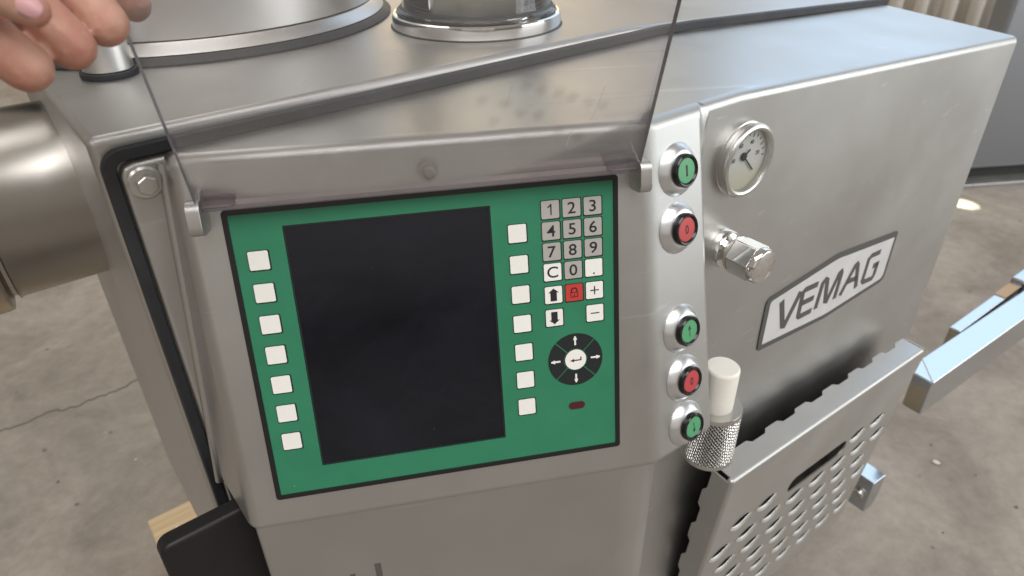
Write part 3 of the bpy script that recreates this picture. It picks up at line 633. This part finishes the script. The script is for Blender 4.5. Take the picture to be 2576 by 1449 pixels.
for x0, x1 in ((-.003, .027), (CW - .027, CW + .003)):
    pin = lathe("hinge_pin", [(0, x0), (.0020, x0 + .0006), (.0031, x0 + .004), (.0031, x1 - .004), (.0020, x1 - .0006), (0, x1)], 16, False)
    link("hinge_pin", pin, M['acrylic_edge'], cv, FC @ T(0, .0045, .0) @ Matrix.Rotation(R(90), 4, 'Y'))
# faint dark discs that paint a dotted reflection, and long scratches on the sheet
sm = bpy.data.materials.new('painted_reflection'); sm.use_nodes = True; nt = sm.node_tree; nt.nodes.clear(); L = nt.links
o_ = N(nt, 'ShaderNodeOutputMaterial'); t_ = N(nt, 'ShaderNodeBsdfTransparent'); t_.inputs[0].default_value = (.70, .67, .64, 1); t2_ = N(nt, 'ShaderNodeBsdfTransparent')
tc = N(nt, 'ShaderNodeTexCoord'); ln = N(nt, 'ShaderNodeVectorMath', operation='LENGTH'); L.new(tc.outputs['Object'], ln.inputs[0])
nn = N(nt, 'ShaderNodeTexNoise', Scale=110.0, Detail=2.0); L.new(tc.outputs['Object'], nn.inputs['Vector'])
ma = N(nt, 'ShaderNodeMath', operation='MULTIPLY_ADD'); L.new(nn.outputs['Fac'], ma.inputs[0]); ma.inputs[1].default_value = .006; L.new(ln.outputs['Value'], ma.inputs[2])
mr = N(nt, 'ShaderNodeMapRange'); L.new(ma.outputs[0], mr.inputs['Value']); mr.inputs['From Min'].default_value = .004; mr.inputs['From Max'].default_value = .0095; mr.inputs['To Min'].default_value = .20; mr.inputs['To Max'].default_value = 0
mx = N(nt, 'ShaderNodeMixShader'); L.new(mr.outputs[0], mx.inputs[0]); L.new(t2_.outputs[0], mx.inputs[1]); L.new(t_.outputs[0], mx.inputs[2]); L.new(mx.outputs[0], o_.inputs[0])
smm = flat("reflection_spot", [circ(.0095, 24)], 0, .00005)
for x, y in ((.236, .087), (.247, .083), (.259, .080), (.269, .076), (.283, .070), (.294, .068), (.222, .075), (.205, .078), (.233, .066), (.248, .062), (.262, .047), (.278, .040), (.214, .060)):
    link("reflection_spot", smm, sm, cv, FC @ T(x + random.uniform(-.001, .001), y, CT / 2 + .0002) @ Matrix.Rotation(random.uniform(0, 3), 4, 'Z'), smooth=False)
M['scratch'] = plain('scratch_white', (.62, .62, .64), .6)
for ln_ in ([(.2925, .084), (.2908, .074), (.2880, .062), (.2862, .055)], [(.226, .088), (.224, .080), (.2225, .073)], [(.272, .046), (.271, .038), (.2705, .032)], [(.310, .047), (.322, .0475)], [(.15, .12), (.156, .117)], [(.09, .10), (.0935, .104)]):
    link("scratch", strokes("scratch", [ln_], .00028, CT / 2 + .0002, CT / 2 + .0003), M['scratch'], cv, FC, smooth=False)

# ================================================================== FILTER hanging right of the console
ft = thing("filter_cartridge", "woven wire filter cartridge with white plastic core beside the button facet", "filter", tuple(Rp(.034, .045, .880)))
FX = T(*Rp(.034, .045, 0))
link("core", lathe("core", [(0, .930), (.0182, .930), (.0182, 1.003), (.0178, 1.0052), (.0164, 1.0066), (0, 1.0070)], 64, False), M['ptfe'], ft, FX)
link("top_ring", lathe("top_ring", [(.0183, .9535), (.0284, .9535), (.0290, .9525), (.0290, .9475), (.0183, .9475)], 64, False), M['bolt'], ft, FX)
link("bottom_ring", lathe("bottom_ring", [(0, .8785), (.0275, .8785), (.0290, .8805), (.0290, .8860), (0, .8860)], 64, False), M['bolt'], ft, FX)
link("inner_sleeve", lathe("inner_sleeve", [(.0262, .886), (.0262, .9475)], 48, False), plain('sleeve_dark', (.05, .045, .04), .7), ft, FX)
bm = bmesh.new(); nh = 44
for d_ in (1, -1):                                     # two families of helical wires woven over each other
    for k in range(nh):
        prev = None
        for j in range(41):
            z = .886 + (.9475 - .886) * j / 40; a = 2 * math.pi * k / nh + d_ * (z - .886) / .0275 * .75
            rr_ = .0281 + .0005 * (1 if (j + k + (0 if d_ > 0 else 1)) % 2 else -1)
            c = Vector((rr_ * math.cos(a), rr_ * math.sin(a), z)); rad = Vector((math.cos(a), math.sin(a), 0)); tan = Vector((-math.sin(a), math.cos(a), 0))
            w_ = .00066
            cur = [bm.verts.new(c + rad * w_), bm.verts.new(c + tan * w_), bm.verts.new(c - tan * w_)]
            if prev:
                for q in range(3): bm.faces.new((prev[q], prev[(q + 1) % 3], cur[(q + 1) % 3], cur[q]))
            prev = cur
mesh_sl = link("wire_mesh", from_bm(bm, "wire_mesh"), M['bolt'], ft, FX); mesh_sl['kind'] = 'stuff'

# ================================================================== FOLDING STEP
TL = Rp(.0792, .06, .812); TRr = Rp(.549, .06, .797)
su = (TRr - TL).normalized(); tau = R(4); sdn = (-rn * math.sin(tau) - Vector((0, 0, 1)) * math.cos(tau)); sdn = (sdn - su * sdn.dot(su)).normalized()
son = -su.cross(sdn) if su.cross(sdn).dot(rn) < 0 else su.cross(sdn)
FS_ = frame(TL, su, -sdn, son)
SW, SH = .4725, .418
stp = thing("folding_step", "steel anti-slip step plate with rows of punched slots hanging beside the filter", "step", tuple(Rp(.3, .03, .38)))
def lens(cx, cy, a, b_, n=9):
    o = []
    for k in range(n): t = -1 + 2 * k / (n - 1); o.append((cx + a * t, cy - b_ * (1 - t * t)))
    for k in range(1, n - 1): t = 1 - 2 * k / (n - 1); o.append((cx + a * t, cy + b_ * (1 - t * t)))
    return o
holes = []
for r_ in range(7):
    d = .1200 + .0478 * r_
    if d > SH - .03: break
    for c_ in range(9):
        x = .0350 + .0583 * c_ + (.0275 if r_ % 2 == 0 else 0)
        if x > SW - .0275: continue
        if r_ == 0 and .145 < x < .345: continue
        holes.append((x, -d))
slot = rrect(.248, -.126, .150, .032, .0155, 6)
BE = .005
loops = [[(BE, -BE), (SW, -BE), (SW, -SH), (BE, -SH)]] + [lens(x, y, .0265, .0150)[::-1] for x, y in holes] + [slot[::-1]]
pl = link("tread_plate", flat("tread_plate", loops, -.0022, 0), M['stepm'], stp, FS_, smooth=False)
# punched lips
def lip_mesh():
    vs, fs = [], []; o = lens(0, 0, .0265, .0150); n = len(o)
    for (sc_, sy_, dy, z) in ((1.06, 1.07, 0, .0002), (1.0, 1.0, 0, .0007), (.97, .95, .0003, .0002), (.945, .87, .0012, -.0010), (.925, .80, .0020, -.0022), (.92, .79, .0021, -.0028)):
        for x, y in o: vs.append((x * sc_, y * sy_ + dy, z))
    for k in range(5):
        for i in range(n): fs.append((k * n + i, k * n + (i + 1) % n, (k + 1) * n + (i + 1) % n, (k + 1) * n + i))
    return poly("punched_slot", vs, fs)
lm_ = lip_mesh()
for x, y in holes: link("punched_slot", lm_, M['stepm'], stp, FS_ @ T(x, y, 0))
# folded flanges with serrated edges: top, left, right
def flange(length, depth, tooth):
    o = [(0, 0), (length, 0)]; x = length; k = 0
    o.append((length, -depth))
    nT = max(3, int(length / tooth))
    for i in range(nT):
        x1 = length - (i + 1) * length / nT; w_ = length / nT
        o += [(x1 + w_ * .62, -depth), (x1 + w_ * .50, -depth + .0055), (x1 + w_ * .10, -depth + .0055), (x1, -depth)]
    return o
link("top_flange", flat("top_flange", [flange(SW - BE, .031, .060)], -.0022, 0), M['stepm'], stp, FS_ @ frame((BE, 0, -BE), (1, 0, 0), (0, 0, 1), (0, -1, 0)) @ Matrix.Diagonal((1, 1, -1, 1)), bevel=.0008, seg=2)
sfm = flat("edge_flange", [flange(SH - BE, .031, .060)], -.0022, 0)
link("edge_flange", sfm, M['stepm'], stp, FS_ @ frame((0, -BE, -BE), (0, -1, 0), (0, 0, 1), (-1, 0, 0)), bevel=.0008, seg=2)
link("edge_flange", sfm, M['stepm'], stp, FS_ @ frame((SW + .0023, 0, -.0022), (0, -1, 0), (0, 0, 1), (-1, 0, 0)), bevel=.0008, seg=2)
def bend(pa, pb): return tube_path("bend_edge", [pa, pb], BE, 24)
link("bend_edge", bend((BE, -BE, -BE), (SW, -BE, -BE)), M['stepm'], stp, FS_)
link("bend_edge", bend((BE, -BE, -BE), (BE, -SH, -BE)), M['stepm'], stp, FS_)
bm = bmesh.new(); bmesh.ops.create_uvsphere(bm, u_segments=24, v_segments=12, radius=BE * .999)
link("bend_corner", from_bm(bm, "bend_corner"), M['stepm'], stp, FS_ @ T(BE, -BE, -BE))
link("added_dark_back", box("added_dark_back", .001, SW + .001, -SH, -.0045, -.0292, -.0280), M['blackplastic'], stp, FS_)  # added black sheet closing the step so its slots go dark
link("added_bottom_strip", box("added_bottom_strip", BE, SW, -SH - .0022, -SH - .0001, -.0345, -.0001), M['stepm'], stp, FS_)  # added to close the box below and keep the slots dark
# hinge bracket of the step low on the right
br = thing("step_bracket", "bright steel bracket with a bolt low behind the step plate", "bracket", tuple(Rp(.63, .03, .36)))
FBr = FR @ T(.618, .452, .028) @ Matrix.Rotation(R(-2), 4, 'Y')
bkt = [(-.020, 0), (.020, 0), (.020, -.052), (.006, -.080), (-.020, -.080)]
link("bracket_body", flat("bracket_body", [bkt], -.021, .021), M['mirror'], br, FBr, bevel=.002)
link("bracket_bolt", lathe("bracket_bolt", [(0, .0285), (.0095, .0285), (.0105, .027), (.0105, .0212), (.0150, .0212), (.0150, .0195)], 24, False), M['bolt'], br, FBr @ T(0, -.042, .002) @ Matrix.Rotation(R(-90), 4, 'Y'))

# ================================================================== LOOSE BRIGHT BARS at the right
def bar(name, label, s0, s1, o0, o1, z0, z1, cut=.0, mat='mirror'):
    e = thing(name, label, "bar", tuple(Rp((s0 + s1) / 2, (o0 + o1) / 2, 0)), "bright steel bars at the right edge")
    v = [(s0, o1), (s1, o1), (s1, o0), (s0 + cut, o0)]
    vs = [Rp(s, o, z) for z in (z0, z1) for s, o in v]
    if cut:     # mitred nose, lower than the bar top
        v = [(s0, o1), (s1, o1), (s1, o0), (s0 + cut, o0), (s0, o0 + .012)]; vs = [Rp(s, o, z) for z in (z0, z1) for s, o in v]
    n = len(v)
    link("bar_profile", poly("bar_profile", vs, [tuple(range(n)), tuple(range(2 * n - 1, n - 1, -1))] + [(i, (i + 1) % n, (i + 1) % n + n, i + n) for i in range(n)]), M[mat], e, bevel=.003)
    return e
e1 = thing("steel_bar", "long bright steel bar reflecting blue, nearest at the right edge", "bar", tuple(Rp(1.9, .03, 0)), "bright steel bars at the right edge")
v = [(.7638, .0294), (3.0, .0965), (3.0, .0450), (.823, -.0225), (.7665, -.0093)]; n = 5
vs = [Rp(s_, o_, z_) for z_ in (.518, .600) for s_, o_ in v]
link("bar_profile", poly("bar_profile", vs, [tuple(range(n)), tuple(range(2 * n - 1, n - 1, -1))] + [(i, (i + 1) % n, (i + 1) % n + n, i + n) for i in range(n)]), M['mirror'], e1, bevel=.003)
link("weld_seam", tube_path("weld_seam", [Rp(.823, -.0215, .5995), Rp(.7655, .0285, .5995)], .0016, 8), M['stepm'], e1)
link("bar_leg", box("bar_leg", 2.92, 2.98, 0, .5175, .050, .088), M['mirror'], e1, FR)
e2 = bar("steel_bar", "short bright steel bar lying behind the long blue-reflecting bar", .979, 3.0, -.0425, -.0195, .535, .599)
link("bar_leg", box("bar_leg", 2.90, 2.94, 0, .5345, -.041, -.021), M['mirror'], e2, FR)
link("tan_tape", box("tan_tape", 1.190, 1.268, .5985, .6005, -.0428, -.0192), M['tan'], e2, FR)
link("end_sleeve", box("end_sleeve", 1.278, 1.80, .532, .612, -.0455, -.0170), M['mirror'], e2, FR, bevel=.003)

# ================================================================== HAND
def chain(bm, pts, rads, step=.0016):
    P = [Vector(p) for p in pts]
    # Catmull-Rom through the joints
    Q = [P[0] * 2 - P[1]] + P + [P[-1] * 2 - P[-2]]; Rr_ = [rads[0]] + list(rads) + [rads[-1]]
    for i in range(1, len(Q) - 2):
        n_ = max(2, int((Q[i + 1] - Q[i]).length / step))
        for k in range(n_ + (1 if i == len(Q) - 3 else 0)):
            t = k / n_; p0, p1, p2, p3 = Q[i - 1:i + 3]
            c = .5 * ((2 * p1) + (-p0 + p2) * t + (2 * p0 - 5 * p1 + 4 * p2 - p3) * t * t + (-p0 + 3 * p1 - 3 * p2 + p3) * t ** 3)
            r_ = Rr_[i] * (1 - t) + Rr_[i + 1] * t
            bmesh.ops.create_icosphere(bm, subdivisions=2, radius=r_, matrix=T(*c))
hb_ = bmesh.new()
chain(hb_, [(-.3420, -.030, 1.452), (-.3050, -.010, 1.438), (-.2740, -.008, 1.412), (-.2655, -.0190, 1.3925)], [.0115, .0112, .0110, .0102], .003)            # index, behind the sheet
chain(hb_, [(-.3380, -.052, 1.448), (-.3020, -.056, 1.430), (-.2840, -.064, 1.4155), (-.2735, -.0690, 1.4020), (-.2676, -.0720, 1.3925)], [.0130, .0128, .0126, .0132, .0128], .003)
chain(hb_, [(-.3420, -.078, 1.444), (-.3095, -.086, 1.4255), (-.2950, -.0930, 1.4105), (-.2862, -.0930, 1.3970), (-.2792, -.0945, 1.3862)], [.0126, .0124, .0122, .0127, .0123], .003)
chain(hb_, [(-.3480, -.098, 1.436), (-.3200, -.112, 1.4110), (-.3085, -.1150, 1.4005), (-.3022, -.1140, 1.3905), (-.2955, -.1128, 1.3812)], [.0118, .0118, .0118, .0126, .0124], .003)
THU = [(-.3450, -.110, 1.462), (-.3100, -.1370, 1.4370), (-.2934, -.1334, 1.4237), (-.2852, -.1267, 1.4141), (-.2795, -.1240, 1.4090)]
chain(hb_, THU, [.0140, .0110, .0098, .0094, .0082], .003)               # thumb
chain(hb_, [(-.3450, -.045, 1.452), (-.3600, -.075, 1.455), (-.4000, -.080, 1.485), (-.4700, -.100, 1.545)], [.022, .027, .027, .031], .004)                          # palm, wrist
hand_me = from_bm(hb_, "hand")
hand = link("hand", hand_me, M['skin'])
rm_ = hand.modifiers.new("remesh", 'REMESH'); rm_.mode = 'VOXEL'; rm_.voxel_size = .0013; rm_.use_smooth_shade = True
sm_ = hand.modifiers.new("smooth", 'SMOOTH'); sm_.factor = .5; sm_.iterations = 7
tag(hand, "bare hand at top left gripping the edge of the clear cover", "hand")
# thumb nail
npos = Vector(THU[3]) * .55 + Vector(THU[4]) * .45
nx_ = (Vector(THU[4]) - Vector(THU[2])).normalized(); nz2 = Vector((.364, -.90, .35)); nz2 = (nz2 - nx_ * nz2.dot(nx_)).normalized()
vs, fs = [], []
for i in range(11):
    for j in range(11):
        u_, v_ = -1 + 2 * i / 10, -1 + 2 * j / 10
        w_ = 1 - .16 * max(0, abs(u_)) ** 3
        vs.append((u_ * .0066 * math.sqrt(1 - .25 * v_ * v_), v_ * .0052 * w_, -.0026 * v_ * v_ - .0010 * u_ * u_))
for i in range(10):
    for j in range(10): fs.append((i * 11 + j, (i + 1) * 11 + j, (i + 1) * 11 + j + 1, i * 11 + j + 1))
nl = link("nail", poly("nail", vs, fs), M['nail'], hand, frame(npos + nz2 * .0093, nx_, nz2.cross(nx_), nz2))
nl.modifiers.new("thick", 'SOLIDIFY').thickness = .0012
